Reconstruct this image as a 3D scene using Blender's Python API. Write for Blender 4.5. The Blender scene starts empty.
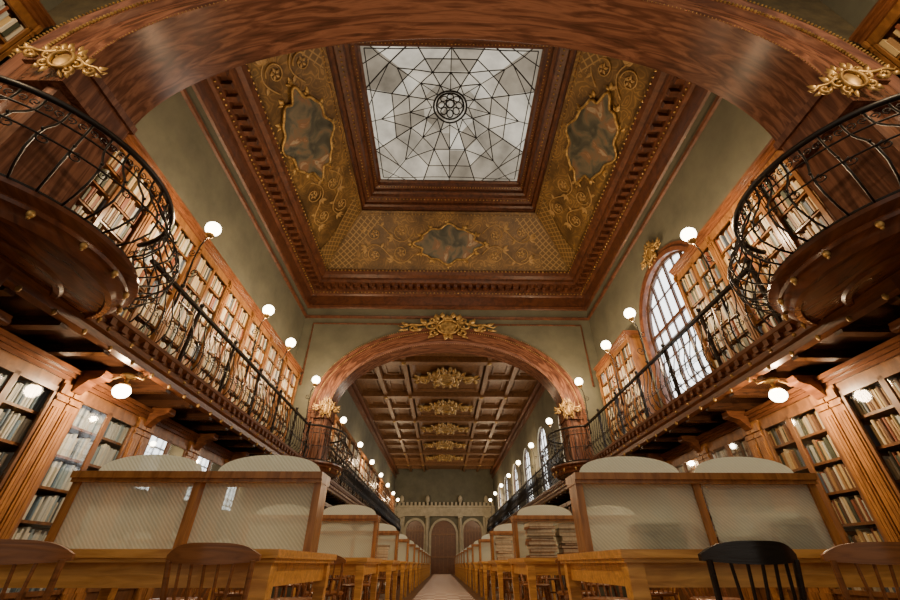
import bpy, math, random, bmesh
from mathutils import Vector, Matrix
random.seed(7)
pi=math.pi
C=bpy.context.scene.collection
# ---------------------------------------------------------------- mesh builder
class MB:
    def __init__(s): s.v=[];s.f=[];s.m=[]; s.cur=0
    def add(s,vs,fs):
        o=len(s.v); s.v+=[tuple(v) for v in vs]
        for f in fs: s.f.append(tuple(i+o for i in f)); s.m.append(s.cur)
    def box(s,x0,x1,y0,y1,z0,z1):
        if x0>x1:x0,x1=x1,x0
        if y0>y1:y0,y1=y1,y0
        s.add([(x0,y0,z0),(x1,y0,z0),(x1,y1,z0),(x0,y1,z0),(x0,y0,z1),(x1,y0,z1),(x1,y1,z1),(x0,y1,z1)],
              [(0,3,2,1),(4,5,6,7),(0,1,5,4),(1,2,6,5),(2,3,7,6),(3,0,4,7)])
    def tube(s,pts,r,n=6,closed=False):
        pts=[Vector(p) for p in pts]; N=len(pts)
        rr=r if isinstance(r,(list,tuple)) else [r]*N
        vs=[];ref=None
        for i,p in enumerate(pts):
            if closed: t=pts[(i+1)%N]-pts[i-1]
            else: t=pts[min(i+1,N-1)]-pts[max(i-1,0)]
            if t.length<1e-9: t=Vector((0,0,1))
            t.normalize()
            if ref is None:
                ref=Vector((0,0,1)) if abs(t.z)<.9 else Vector((1,0,0))
            a=ref-t*ref.dot(t)
            if a.length<1e-4:
                a=t.orthogonal()
            a.normalize(); ref=a; b=t.cross(a)
            for k in range(n):
                an=2*pi*k/n
                vs.append(p+(a*math.cos(an)+b*math.sin(an))*rr[i])
        fs=[]
        for i in range(N if closed else N-1):
            j=(i+1)%N
            for k in range(n):
                k2=(k+1)%n
                fs.append((i*n+k,i*n+k2,j*n+k2,j*n+k))
        if not closed:
            fs.append(tuple(range(n-1,-1,-1))); fs.append(tuple((N-1)*n+k for k in range(n)))
        s.add(vs,fs)
    def cyl(s,p0,p1,r0,r1=None,n=10):
        s.tube([p0,p1],[r0,r0 if r1 is None else r1],n)
    def lathe(s,prof,c=(0,0,0),n=16,a0=0,a1=2*pi):
        full=abs(a1-a0-2*pi)<1e-6
        M=n if full else n+1; vs=[];fs=[];P=len(prof)
        for i in range(M):
            a=a0+(a1-a0)*i/n
            for r,z in prof: vs.append((c[0]+r*math.cos(a),c[1]+r*math.sin(a),c[2]+z))
        for i in range(n):
            j=(i+1)%M
            for k in range(P-1): fs.append((i*P+k,j*P+k,j*P+k+1,i*P+k+1))
        s.add(vs,fs)
    def sphere(s,c,r,n=10,m=6,sc=(1,1,1)):
        vs=[(c[0],c[1],c[2]-r*sc[2])];fs=[]
        for j in range(1,m):
            ph=-pi/2+pi*j/m
            for i in range(n):
                a=2*pi*i/n
                vs.append((c[0]+r*sc[0]*math.cos(ph)*math.cos(a),c[1]+r*sc[1]*math.cos(ph)*math.sin(a),c[2]+r*sc[2]*math.sin(ph)))
        vs.append((c[0],c[1],c[2]+r*sc[2])); T=len(vs)-1
        for i in range(n):
            i2=(i+1)%n
            fs.append((0,1+i2,1+i)); fs.append((T,1+(m-2)*n+i,1+(m-2)*n+i2))
            for j in range(m-2): fs.append((1+j*n+i,1+j*n+i2,1+(j+1)*n+i2,1+(j+1)*n+i))
        s.add(vs,fs)
    def rings(s,rects):
        vs=[];fs=[]
        for x0,x1,y0,y1,z in rects: vs+=[(x0,y0,z),(x1,y0,z),(x1,y1,z),(x0,y1,z)]
        for i in range(len(rects)-1):
            for k in range(4):
                k2=(k+1)%4; fs.append((i*4+k,i*4+k2,i*4+4+k2,i*4+4+k))
        s.add(vs,fs)
    def xf(s,M,start=0):
        for i in range(start,len(s.v)): s.v[i]=tuple(M@Vector(s.v[i]))
    def merge(s,o,M=None):
        vs=[tuple(M@Vector(v)) for v in o.v] if M else o.v
        off=len(s.v); s.v+=vs
        for f,m in zip(o.f,o.m): s.f.append(tuple(i+off for i in f)); s.m.append(m if s.cur==0 else s.cur)
def meta(o,label=None,category=None,group=None,kind=None):
    if label:o["label"]=label
    if category:o["category"]=category
    if group:o["group"]=group
    if kind:o["kind"]=kind
def mk(name,mb,mats,parent=None,loc=(0,0,0),rot=(0,0,0),smooth=False,mesh=None,**k):
    if mesh is None:
        mesh=bpy.data.meshes.new(name); mesh.from_pydata(mb.v,[],mb.f)
        for m in (mats if isinstance(mats,(list,tuple)) else [mats]): mesh.materials.append(m)
        mesh.polygons.foreach_set("material_index",mb.m)
        if smooth: mesh.polygons.foreach_set("use_smooth",[True]*len(mesh.polygons))
        mesh.update()
        bm=bmesh.new(); bm.from_mesh(mesh); bmesh.ops.recalc_face_normals(bm,faces=bm.faces); bm.to_mesh(mesh); bm.free()
        if smooth and smooth!='all':
            try: mesh.set_sharp_from_angle(angle=math.radians(40))
            except Exception: pass
    o=bpy.data.objects.new(name,mesh); C.objects.link(o)
    o.location=loc; o.rotation_euler=rot
    if parent: o.parent=parent
    meta(o,**k); return o
def empty(name,loc=(0,0,0),rot=(0,0,0),parent=None,**k):
    o=bpy.data.objects.new(name,None); C.objects.link(o); o.empty_display_size=.1
    o.location=loc;o.rotation_euler=rot
    if parent:o.parent=parent
    meta(o,**k);return o
def copy_tree(src,loc=None,rot=None,parent=None):
    o=src.copy(); C.objects.link(o)
    if parent:o.parent=parent
    if loc is not None:o.location=loc
    if rot is not None:o.rotation_euler=rot
    for c in list(src.children): copy_tree(c,parent=o)
    return o
# ---------------------------------------------------------------- materials
def newmat(name):
    m=bpy.data.materials.new(name); m.use_nodes=True; nt=m.node_tree
    b=nt.nodes["Principled BSDF"]; return m,nt,b
def N(nt,t,**k):
    n=nt.nodes.new(t)
    for a,v in k.items(): setattr(n,a,v)
    return n
def ramp(nt,stops):
    r=N(nt,'ShaderNodeValToRGB'); e=r.color_ramp.elements
    while len(e)<len(stops): e.new(.5)
    for i,(p,c) in enumerate(stops): e[i].position=p; e[i].color=(*c,1)
    return r
def coords(nt,scale=(1,1,1),rot=(0,0,0)):
    tc=N(nt,'ShaderNodeTexCoord'); mp=N(nt,'ShaderNodeMapping')
    mp.inputs['Scale'].default_value=scale; mp.inputs['Rotation'].default_value=rot
    nt.links.new(tc.outputs['Object'],mp.inputs['Vector']); return mp.outputs['Vector']
def mathf(nt):
    def mth(op,a,b_=None):
        n=N(nt,'ShaderNodeMath',operation=op)
        for i,q in enumerate((a,b_)):
            if q is None: continue
            if isinstance(q,(int,float)): n.inputs[i].default_value=q
            else: nt.links.new(q,n.inputs[i])
        return n.outputs[0]
    return mth
def wood(name,c1,c2,scale=(1.5,1.5,12),rough=.35,nscale=2.5,spec=.5,bump=.15,rot=(0,0,0)):
    m,nt,b=newmat(name); v=coords(nt,scale,rot)
    n=N(nt,'ShaderNodeTexNoise'); n.inputs['Scale'].default_value=nscale; n.inputs['Detail'].default_value=6; n.inputs['Distortion'].default_value=1.2
    nt.links.new(v,n.inputs['Vector'])
    r=ramp(nt,[(.3,c2),(.7,c1)]); nt.links.new(n.outputs['Fac'],r.inputs['Fac']); nt.links.new(r.outputs['Color'],b.inputs['Base Color'])
    b.inputs['Roughness'].default_value=rough; b.inputs['Specular IOR Level'].default_value=spec
    bp=N(nt,'ShaderNodeBump'); bp.inputs['Strength'].default_value=bump; bp.inputs['Distance'].default_value=.01
    nt.links.new(n.outputs['Fac'],bp.inputs['Height']); nt.links.new(bp.outputs['Normal'],b.inputs['Normal'])
    return m
M_mahog=wood('mahogany_wood',(.21,.078,.03),(.07,.025,.011),rough=.28)
M_dark=wood('dark_polished_wood',(.07,.028,.013),(.025,.011,.006),rough=.22)
M_bay=wood('turned_polished_mahogany',(.16,.055,.025),(.06,.02,.011),scale=(6,1,1),rough=.24)
M_coffer=wood('coffer_wood',(.24,.115,.047),(.12,.054,.022),scale=(3,3,3),rough=.45)
M_corn=wood('cornice_wood',(.16,.058,.028),(.06,.022,.012),scale=(2,2,2),rough=.34)
M_case=wood('bookcase_wood',(.25,.11,.039),(.11,.043,.015),scale=(4,4,1),rough=.32)
M_pil=wood('pilaster_wood',(.44,.20,.062),(.19,.077,.024),scale=(5,5,1),rough=.24)
M_oak=wood('honey_oak_wood',(.78,.42,.12),(.45,.20,.05),scale=(1.2,9,9),rough=.33)
M_black=wood('black_lacquered_wood',(.02,.015,.013),(.01,.008,.007),rough=.25)
M_chair=wood('brown_bentwood',(.36,.15,.055),(.16,.06,.023),rough=.28)
def arch_mat():
    m,nt,b=newmat('polished_arch_wood'); v=coords(nt)
    sp=N(nt,'ShaderNodeSeparateXYZ'); nt.links.new(v,sp.inputs[0]); mth=mathf(nt)
    zz=mth('MULTIPLY',mth('MAXIMUM',mth('SUBTRACT',sp.outputs[2],5.1),0),1.5)
    r_=mth('SQRT',mth('ADD',mth('MULTIPLY',sp.outputs[0],sp.outputs[0]),mth('MULTIPLY',zz,zz)))
    an=mth('ADD',mth('ARCTAN2',zz,mth('ABSOLUTE',sp.outputs[0])),mth('MULTIPLY',sp.outputs[2],.25))
    cb=N(nt,'ShaderNodeCombineXYZ'); nt.links.new(mth('MULTIPLY',r_,9),cb.inputs[0]); nt.links.new(mth('MULTIPLY',sp.outputs[1],9),cb.inputs[1]); nt.links.new(mth('MULTIPLY',an,2.6),cb.inputs[2])
    n=N(nt,'ShaderNodeTexNoise'); n.inputs['Scale'].default_value=1.1; n.inputs['Detail'].default_value=8; n.inputs['Distortion'].default_value=1.5; nt.links.new(cb.outputs[0],n.inputs['Vector'])
    r=ramp(nt,[(.28,(.055,.022,.014)),(.46,(.13,.052,.031)),(.62,(.26,.115,.068)),(.76,(.12,.045,.028))]); nt.links.new(n.outputs['Fac'],r.inputs['Fac'])
    nt.links.new(r.outputs['Color'],b.inputs['Base Color']); b.inputs['Roughness'].default_value=.27
    return m
M_arch=arch_mat()
def gold():
    m,nt,b=newmat('aged_gilding'); v=coords(nt)
    n=N(nt,'ShaderNodeTexNoise'); n.inputs['Scale'].default_value=9; nt.links.new(v,n.inputs['Vector'])
    r=ramp(nt,[(.3,(.18,.10,.03)),(.7,(.66,.43,.15))]); nt.links.new(n.outputs['Fac'],r.inputs['Fac']); nt.links.new(r.outputs['Color'],b.inputs['Base Color'])
    b.inputs['Metallic'].default_value=.55; b.inputs['Roughness'].default_value=.42; return m
M_gold=gold()
m,nt,b=newmat('wrought_iron'); b.inputs['Base Color'].default_value=(.03,.026,.024,1); b.inputs['Metallic'].default_value=.5; b.inputs['Roughness'].default_value=.36; M_iron=m
def plaster(name,c1,c2,sc=1.2,rough=.8):
    m,nt,b=newmat(name); v=coords(nt)
    n=N(nt,'ShaderNodeTexNoise'); n.inputs['Scale'].default_value=sc;n.inputs['Detail'].default_value=8;n.inputs['Roughness'].default_value=.65
    nt.links.new(v,n.inputs['Vector']); r=ramp(nt,[(.3,c2),(.7,c1)]); nt.links.new(n.outputs['Fac'],r.inputs['Fac']); nt.links.new(r.outputs['Color'],b.inputs['Base Color'])
    b.inputs['Roughness'].default_value=rough; return m
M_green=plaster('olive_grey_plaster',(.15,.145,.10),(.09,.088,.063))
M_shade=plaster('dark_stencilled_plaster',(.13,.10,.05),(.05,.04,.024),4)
M_stone=plaster('carved_stone',(.50,.45,.33),(.32,.29,.21),3)
M_paper=plaster('paper',(.70,.63,.48),(.42,.33,.22),20)
M_floor=wood('parquet',(.22,.11,.055),(.10,.05,.028),scale=(6,1,1),rough=.4)
def cove(name='painted_gilt_ceiling'):
    m,nt,b=newmat(name); v=coords(nt)
    n2=N(nt,'ShaderNodeTexNoise'); n2.inputs['Scale'].default_value=1.4; n2.inputs['Detail'].default_value=6; nt.links.new(v,n2.inputs['Vector'])
    r1=ramp(nt,[(.32,(.10,.058,.022)),(.47,(.21,.12,.04)),(.6,(.34,.20,.065)),(.74,(.22,.15,.06))]); nt.links.new(n2.outputs['Fac'],r1.inputs['Fac'])
    n=N(nt,'ShaderNodeTexNoise'); n.inputs['Scale'].default_value=2.2; n.inputs['Detail'].default_value=1; nt.links.new(v,n.inputs['Vector'])
    add=N(nt,'ShaderNodeVectorMath',operation='MULTIPLY_ADD'); add.inputs[1].default_value=(.7,.7,.7); nt.links.new(n.outputs['Color'],add.inputs[0]); nt.links.new(v,add.inputs[2])
    vo=N(nt,'ShaderNodeTexVoronoi',feature='F1'); vo.inputs['Scale'].default_value=2.6; nt.links.new(add.outputs[0],vo.inputs['Vector'])
    mth=mathf(nt); si=mth('SINE',mth('MULTIPLY',vo.outputs['Distance'],24))
    r2=ramp(nt,[(.25,(.55,.55,.55)),(.55,(0,0,0))]); nt.links.new(si,r2.inputs['Fac'])
    mm=N(nt,'ShaderNodeMix',data_type='RGBA'); mm.inputs[7].default_value=(.085,.05,.02,1)
    nt.links.new(r2.outputs['Color'],mm.inputs[0]); nt.links.new(r1.outputs['Color'],mm.inputs[6])
    nt.links.new(mm.outputs[2],b.inputs['Base Color']); b.inputs['Roughness'].default_value=.4
    return m
M_cove=cove()
M_cove2=plaster('painted_gilt_relief',(.58,.37,.14),(.28,.17,.06),2,.45)
def lattice():
    m,nt,b=newmat('gilt_diamond_lattice'); v=coords(nt,(1,1,1)); mth=mathf(nt)
    ab=N(nt,'ShaderNodeSeparateXYZ'); nt.links.new(v,ab.inputs[0]); ax=mth('ABSOLUTE',ab.outputs[0])
    base=mth('ADD',ax,ab.outputs[1]); outs=[]
    for k in (2.13,-.47):
        outs.append(mth('SINE',mth('MULTIPLY',mth('ADD',base,mth('MULTIPLY',ab.outputs[2],k)),26)))
    mx=mth('MAXIMUM',outs[0],outs[1])
    r=ramp(nt,[(.65,(.15,.09,.034)),(.95,(.38,.24,.09))]); nt.links.new(mx,r.inputs['Fac']); nt.links.new(r.outputs['Color'],b.inputs['Base Color']); b.inputs['Roughness'].default_value=.45; return m
M_lat=lattice()
def paint():
    m,nt,b=newmat('allegorical_painting'); v=coords(nt)
    n=N(nt,'ShaderNodeTexNoise'); n.inputs['Scale'].default_value=1.9;n.inputs['Detail'].default_value=6; n.inputs['Distortion'].default_value=.9; nt.links.new(v,n.inputs['Vector'])
    r=ramp(nt,[(.3,(.03,.033,.026)),(.45,(.08,.082,.062)),(.54,(.16,.135,.09)),(.62,(.23,.12,.06)),(.70,(.42,.33,.22)),(.8,(.12,.14,.12))]); nt.links.new(n.outputs['Fac'],r.inputs['Fac']); nt.links.new(r.outputs['Color'],b.inputs['Base Color']); b.inputs['Roughness'].default_value=.5; return m
M_paint=paint()
def frosted(name,tr,ca,cb_):
    m,nt,b=newmat(name); v=coords(nt)
    ck=N(nt,'ShaderNodeTexWave',wave_type='BANDS',bands_direction='DIAGONAL'); ck.inputs['Scale'].default_value=22; ck.inputs['Distortion'].default_value=1.5; nt.links.new(v,ck.inputs['Vector'])
    bp=N(nt,'ShaderNodeBump'); bp.inputs['Strength'].default_value=.6; bp.inputs['Distance'].default_value=.006; nt.links.new(ck.outputs['Fac'],bp.inputs['Height'])
    mixc=N(nt,'ShaderNodeMix',data_type='RGBA'); mixc.inputs[6].default_value=(*ca,1); mixc.inputs[7].default_value=(*cb_,1); nt.links.new(ck.outputs['Fac'],mixc.inputs[0])
    nt.links.new(mixc.outputs[2],b.inputs['Base Color']); b.inputs['Roughness'].default_value=.15; nt.links.new(bp.outputs['Normal'],b.inputs['Normal'])
    tl=N(nt,'ShaderNodeBsdfTranslucent'); tl.inputs['Color'].default_value=(.88,.95,.89,1)
    tp=N(nt,'ShaderNodeBsdfTransparent'); tp.inputs['Color'].default_value=(.95,.98,.95,1)
    a=N(nt,'ShaderNodeMixShader'); a.inputs[0].default_value=.45; c=N(nt,'ShaderNodeMixShader'); c.inputs[0].default_value=tr
    nt.links.new(b.outputs[0],a.inputs[1]); nt.links.new(tl.outputs[0],a.inputs[2]); nt.links.new(a.outputs[0],c.inputs[1]); nt.links.new(tp.outputs[0],c.inputs[2])
    nt.links.new(c.outputs[0],nt.nodes['Material Output'].inputs['Surface']); return m
M_frost=frosted('ribbed_frosted_glass',.55,(.86,.92,.87),(.55,.62,.58))
M_frost2=frosted('pale_frosted_glass',.15,(.92,.97,.93),(.80,.86,.82))
def pane():
    m,nt,b=newmat('clear_pane_glass'); g=N(nt,'ShaderNodeBsdfGlossy'); g.inputs['Roughness'].default_value=.03
    tp=N(nt,'ShaderNodeBsdfTransparent'); tp.inputs['Color'].default_value=(.88,.88,.86,1); f=N(nt,'ShaderNodeFresnel'); f.inputs['IOR'].default_value=1.22
    a=N(nt,'ShaderNodeMixShader'); nt.links.new(f.outputs[0],a.inputs[0]); nt.links.new(tp.outputs[0],a.inputs[1]); nt.links.new(g.outputs[0],a.inputs[2])
    nt.links.new(a.outputs[0],nt.nodes['Material Output'].inputs['Surface']); return m
M_pane=pane()
def emis(name,col,st,trans=0):
    m,nt,b=newmat(name); e=N(nt,'ShaderNodeEmission'); e.inputs['Color'].default_value=(*col,1); e.inputs['Strength'].default_value=st
    out=nt.nodes['Material Output']
    if trans:
        tp=N(nt,'ShaderNodeBsdfTransparent'); a=N(nt,'ShaderNodeMixShader'); a.inputs[0].default_value=trans
        nt.links.new(e.outputs[0],a.inputs[1]); nt.links.new(tp.outputs[0],a.inputs[2]); nt.links.new(a.outputs[0],out.inputs['Surface'])
    else: nt.links.new(e.outputs[0],out.inputs['Surface'])
    return m
def skymat():
    m=emis('daylit_skylight_glass',(1,1,1),.92); nt=m.node_tree; e=[n for n in nt.nodes if n.type=='EMISSION'][0]
    g=N(nt,'ShaderNodeNewGeometry'); r=ramp(nt,[(0,(.40,.33,.24)),(.4,(.62,.53,.40)),(.8,(.88,.77,.60)),(1,(1.0,.91,.74))]); nt.links.new(g.outputs['Random Per Island'],r.inputs['Fac'])
    v=coords(nt); n=N(nt,'ShaderNodeTexNoise'); n.inputs['Scale'].default_value=1.4; n.inputs['Detail'].default_value=6; nt.links.new(v,n.inputs['Vector'])
    r2=ramp(nt,[(.3,(.5,.5,.5)),(.65,(1,1,1))]); nt.links.new(n.outputs['Fac'],r2.inputs['Fac'])
    mm=N(nt,'ShaderNodeMix',data_type='RGBA',blend_type='MULTIPLY'); mm.inputs[0].default_value=1; nt.links.new(r.outputs['Color'],mm.inputs[6]); nt.links.new(r2.outputs['Color'],mm.inputs[7]); nt.links.new(mm.outputs[2],e.inputs['Color']); return m
M_sky=skymat()
M_win=emis('daylit_window_glass',(.98,1,.98),4)
M_globe=emis('glowing_opal_glass',(1,.86,.62),24,trans=.5)
bookcols=[(0,(.50,.40,.25)),(.14,(.58,.53,.42)),(.24,(.34,.20,.09)),(.38,(.13,.06,.032)),(.48,(.10,.13,.18)),(.55,(.40,.43,.41)),(.63,(.22,.07,.035)),(.74,(.52,.38,.18)),(.86,(.055,.065,.045))]
coolcols=[(0,(.50,.55,.57)),(.2,(.26,.36,.44)),(.35,(.58,.58,.53)),(.5,(.12,.20,.30)),(.62,(.46,.51,.54)),(.75,(.66,.66,.60)),(.88,(.09,.12,.15))]
def bookmat(name,island,cols):
    m,nt,b=newmat(name)
    if island: g=N(nt,'ShaderNodeNewGeometry'); o=g.outputs['Random Per Island']
    else: g=N(nt,'ShaderNodeObjectInfo'); o=g.outputs['Random']
    r=ramp(nt,cols); r.color_ramp.interpolation='CONSTANT'; nt.links.new(o,r.inputs['Fac']); nt.links.new(r.outputs['Color'],b.inputs['Base Color']); b.inputs['Roughness'].default_value=.55; return m
M_book=bookmat('book_cloth',False,bookcols); M_bookI=bookmat('book_cloth_mixed',True,bookcols)
M_bookC=bookmat('pale_blue_book_cloth',False,coolcols); M_bookCI=bookmat('pale_blue_book_cloth_mixed',True,coolcols)
def carpet():
    m,nt,b=newmat('woven_runner'); v=coords(nt); c=N(nt,'ShaderNodeTexChecker'); c.inputs['Scale'].default_value=3.2
    c.inputs['Color1'].default_value=(.85,.8,.72,1); c.inputs['Color2'].default_value=(.40,.20,.15,1); nt.links.new(v,c.inputs['Vector']); nt.links.new(c.outputs['Color'],b.inputs['Base Color']); b.inputs['Roughness'].default_value=.9; return m
M_carpet=carpet()
# ---------------------------------------------------------------- dims
W=5.2; WG=4.05; DK=3.12; DB=2.85; YN0,YN1=2.2,2.85; YF0,YF1=12.4,13.0; YE=43.0; W2=4.9; ZC=9.95; Z2=8.8
A1,B1,ZS1=4.0,2.62,5.1
A2,B2,ZS2=3.78,2.32,4.85
S=dict(kind="structure")
# ---------------------------------------------------------------- walls
def arch_wall(mb,u0,u1,z0,z1,uc,a,zs,b,y0,y1,zb=None,T=None,n=48,soff=1):
    st=len(mb.v); zb=z0 if zb is None else zb
    P=[(uc-a*math.cos(pi*i/n),zs+b*math.sin(pi*i/n)) for i in range(n+1)]
    for y in (y0,y1):
        vs=[];fs=[]
        for u,z in P: vs+=[(u,y,z),(u,y,z1)]
        for i in range(n): fs.append((2*i,2*i+2,2*i+3,2*i+1))
        mb.add(vs,fs)
        mb.add([(u0,y,z0),(uc-a,y,z0),(uc-a,y,zs),(uc-a,y,z1),(u0,y,z1)],[(0,1,2,3,4)])
        mb.add([(uc+a,y,z0),(u1,y,z0),(u1,y,z1),(uc+a,y,z1),(uc+a,y,zs)],[(0,1,2,3,4)])
        if zb>z0: mb.add([(uc-a,y,z0),(uc+a,y,z0),(uc+a,y,zb),(uc-a,y,zb)],[(0,1,2,3)])
    mb.add([(u0,y0,z1),(u1,y0,z1),(u1,y1,z1),(u0,y1,z1)],[(0,1,2,3)])
    for u in (u0,u1): mb.add([(u,y0,z0),(u,y1,z0),(u,y1,z1),(u,y0,z1)],[(0,1,2,3)])
    c=mb.cur; mb.cur=soff
    Q=[(uc-a,zb)]+P+[(uc+a,zb)]
    vs=[];fs=[]
    for u,z in Q: vs+=[(u,y0,z),(u,y1,z)]
    for i in range(len(Q)-1): fs.append((2*i,2*i+1,2*i+3,2*i+2))
    mb.add(vs,fs)
    if zb>z0: mb.add([(uc-a,y0,zb),(uc+a,y0,zb),(uc+a,y1,zb),(uc-a,y1,zb)],[(0,1,2,3)])
    mb.cur=c
    if T: mb.xf(T,st)
def archivolt(mb,a,zs,b,prof,zbot,n=64,uc=0):
    vs=[];fs=[];P=len(prof)
    path=[pi-pi*i/n for i in range(n+1)]
    rows=[]
    def row(f): rows.append([f(o,y) for o,y in prof])
    row(lambda o,y:(uc-(a+o),y,zbot))
    for t in path: row(lambda o,y,t=t:(uc+(a+o)*math.cos(t),y,zs+(b+o)*math.sin(t)))
    row(lambda o,y:(uc+(a+o),y,zbot))
    for r in rows: vs+=r
    for i in range(len(rows)-1):
        for k in range(P-1): fs.append((i*P+k,(i+1)*P+k,(i+1)*P+k+1,i*P+k+1))
    mb.add(vs,fs)
def beads(mb,a,zs,b,o,y,r,n):
    for i in range(n+1):
        t=pi*i/n; mb.sphere((( a+o)*math.cos(t),y,zs+(b+o)*math.sin(t)),r,6,4)
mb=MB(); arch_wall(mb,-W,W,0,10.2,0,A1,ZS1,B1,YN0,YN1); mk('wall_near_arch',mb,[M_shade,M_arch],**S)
mb=MB(); arch_wall(mb,-W-.3,W+.3,0,ZC,0,A2,ZS2,B2,YF0,YF1); mk('wall_far_arch',mb,[M_green,M_arch],**S)
def trim_arch(name,a,b,zs,y0,y1,w,mat,nb,br):
    mb=MB()
    archivolt(mb,a,zs,b,[(-.03,y1+.05),(-.03,y0-.06),(.06,y0-.09),(.10,y0-.04),(w*.62,y0-.04),(w*.66,y0-.1),(w*.8,y0-.1),(w*.86,y0-.05),(w*.97,y0-.13),(w,y0-.13),(w,y0)],DK)
    archivolt(mb,a,zs,b,[(-.03,y1+.05),(.06,y1+.09),(w*.62,y1+.04),(w*.8,y1+.1),(w,y1+.1),(w,y1)],DK)
    mb.cur=1
    beads(mb,a,zs,b,w*.73,y0-.11,.022*br,nb+30); beads(mb,a,zs,b,w+.02,y0-.13,.017*br,nb+30); beads(mb,a,zs,b,-.03,y0-.07,.009,nb)
    mk(name,mb,[mat,M_gold],smooth=True,**S)
trim_arch('trim_1',A1,B1,ZS1,YN0,YN1,.66,M_arch,190,1)
trim_arch('trim_2',A2,B2,ZS2,YF0,YF1,.60,M_arch,150,.9)
mb=MB(); mb.box(-W-.3,-W,-4,YF1,0,10.2); mk('wall_left',mb,[M_green],**S)
Ty=lambda x:Matrix(((0,1,0,x),(1,0,0,0),(0,0,1,0),(0,0,0,1)))
WY,WA,WZS=7.6,1.42,5.55
mb=MB(); arch_wall(mb,-4,YF1,0,10.2,WY,WA,WZS,WA,0,.4,zb=3.4,T=Ty(W)); mk('wall_right',mb,[M_green,M_arch],**S)
mb=MB(); mb.box(-W2-.3,-W2,YF1,YE,0,Z2+.2); mk('wall_left_rear',mb,[M_green],**S)
mb=MB(); wys=[16.2+4.5*i for i in range(6)]
for y in wys: arch_wall(mb,y-2.25,y+2.25,0,Z2+.2,y,1.05,5.6,1.05,0,.35,zb=3.6,T=Ty(W2),n=20)
mb.box(W2,W2+.35,YF1,wys[0]-2.25,0,Z2+.2); mb.box(W2,W2+.35,wys[-1]+2.25,YE,0,Z2+.2)
mk('wall_right_rear',mb,[M_green,M_stone],**S)
def window(name,y,x,a,zs,zb,bars):
    r=empty(name,(x,y,zb),**S)
    mb=MB(); n=28; H=zs-zb
    vs=[(0,-a,0),(0,a,0)]+[(0,a*math.cos(pi*i/n),H+a*math.sin(pi*i/n)) for i in range(n+1)]
    mb.add(vs,[tuple(range(len(vs)))]); mk('pane',mb,M_win,parent=r,loc=(.12,0,0))
    mb=MB(); P=[(0,-a,0)]+[(0,-a*math.cos(pi*i/n),H+a*math.sin(pi*i/n)) for i in range(n+1)]+[(0,a,0)]
    mb.tube(P,.06,6); mb.box(-.05,.05,-a,a,0,.1)
    mb.box(-.03,.03,-a,a,H-.04,H+.04)
    for k in range(1,bars):
        u=-a+2*a*k/bars; top=H+math.sqrt(max(0,a*a-u*u)); wd=.032 if k%2==0 else .014; mb.box(-.025,.025,u-wd,u+wd,0,top)
    for k in range(1,7): mb.box(-.02,.02,-a,a,H*k/6-.010,H*k/6+.010)
    mb.box(-.02,.02,-a*.85,a*.85,H+a*.5-.012,H+a*.5+.012)
    mk('window_frame',mb,M_dark,parent=r,loc=(.05,0,0))
    return r
window('window_1',WY,W+.08,WA,WZS,3.4,8)
for i,y in enumerate(wys): window('window_%d'%(i+2),y,W2+.08,1.05,5.6,3.6,4)
mb=MB(); archivolt(mb,WA,WZS,WA,[(-.02,.02),(-.02,-.06),(.08,-.08),(.12,-.04),(.2,-.04),(.2,0.02)],DK,n=32)
mb.xf(Matrix(((0,1,0,W),(1,0,0,WY),(0,0,1,0),(0,0,0,1)))); mk('trim_3',mb,[M_corn],smooth=True,**S)
def insets(mb,rect,prof):
    x0,x1,y0,y1=rect; mb.rings([(x0+i,x1-i,y0+i,y1-i,z) for i,z in prof])
R=(-W,W,2.5,YF0)
mb=MB()
insets(mb,R,[(0,8.18),(.05,8.2),(.07,8.26),(.03,8.3),(0,8.32)])
insets(mb,R,[(0,8.6),(.05,8.63),(.07,8.72),(.04,8.76),(.04,9.15),(.10,9.2),(.14,9.3),(.16,9.36),(.16,9.5),(.42,9.52),(.46,9.6),(.46,9.7),(.56,9.78),(.62,9.9),(.62,9.97),(.5,10.02),(.5,9.98)])
def along(rect,ins,step,fn):
    x0,x1,y0,y1=rect[0]+ins,rect[1]-ins,rect[2]+ins,rect[3]-ins
    n=int((x1-x0)/step)
    for i in range(n+1):
        x=x0+(x1-x0)*i/n; fn(x,y0,0,1); fn(x,y1,0,-1)
    n=int((y1-y0)/step)
    for i in range(1,n):
        y=y0+(y1-y0)*i/n; fn(x0,y,1,0); fn(x1,y,-1,0)
def dent(x,y,nx,ny):
    w=.06
    if nx: mb.box(x,x+nx*.22,y-w,y+w,9.37,9.51)
    else: mb.box(x-w,x+w,y,y+ny*.22,9.37,9.51)
along(R,.16,.28,dent)
mb.cur=1
def bd(x,y,nx,ny): mb.sphere((x+nx*.02,y+ny*.02,9.25),.028,6,4)
along(R,.12,.13,bd)
def bd2(x,y,nx,ny): mb.sphere((x,y,9.93),.038,6,4)
along(R,.62,.14,bd2)
mk('trim_4',mb,[M_corn,M_gold],**S)
mb=MB()
for sx in (-1,1):
    P=[(sx*4.85,YF0-.02,5.6),(sx*4.85,YF0-.02,7.95),(sx*1.0,YF0-.02,7.95)]
    mb.tube(P,.035,6)
mk('trim_7',mb,[M_corn],**S)
mb=MB()
insets(mb,R,[(.5+1.45*t-.12*math.sin(pi*t), 9.98+1.75*t) for t in [i/8 for i in range(9)]])
mb.cur=1
insets(mb,R,[(1.88,11.64),(1.83,11.66),(1.83,11.80),(1.95,11.84),(1.98,11.92),(2.06,11.95),(2.06,12.08),(2.3,12.12),(2.34,12.22),(2.42,12.25),(2.42,12.40),(2.55,12.44),(2.6,12.56),(2.66,12.6),(2.66,12.66)])
mb.cur=2
def bdn(ins,z,r,step): along(R,ins,step,lambda x,y,nx,ny:mb.sphere((x,y,z),r,6,4))
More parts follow.
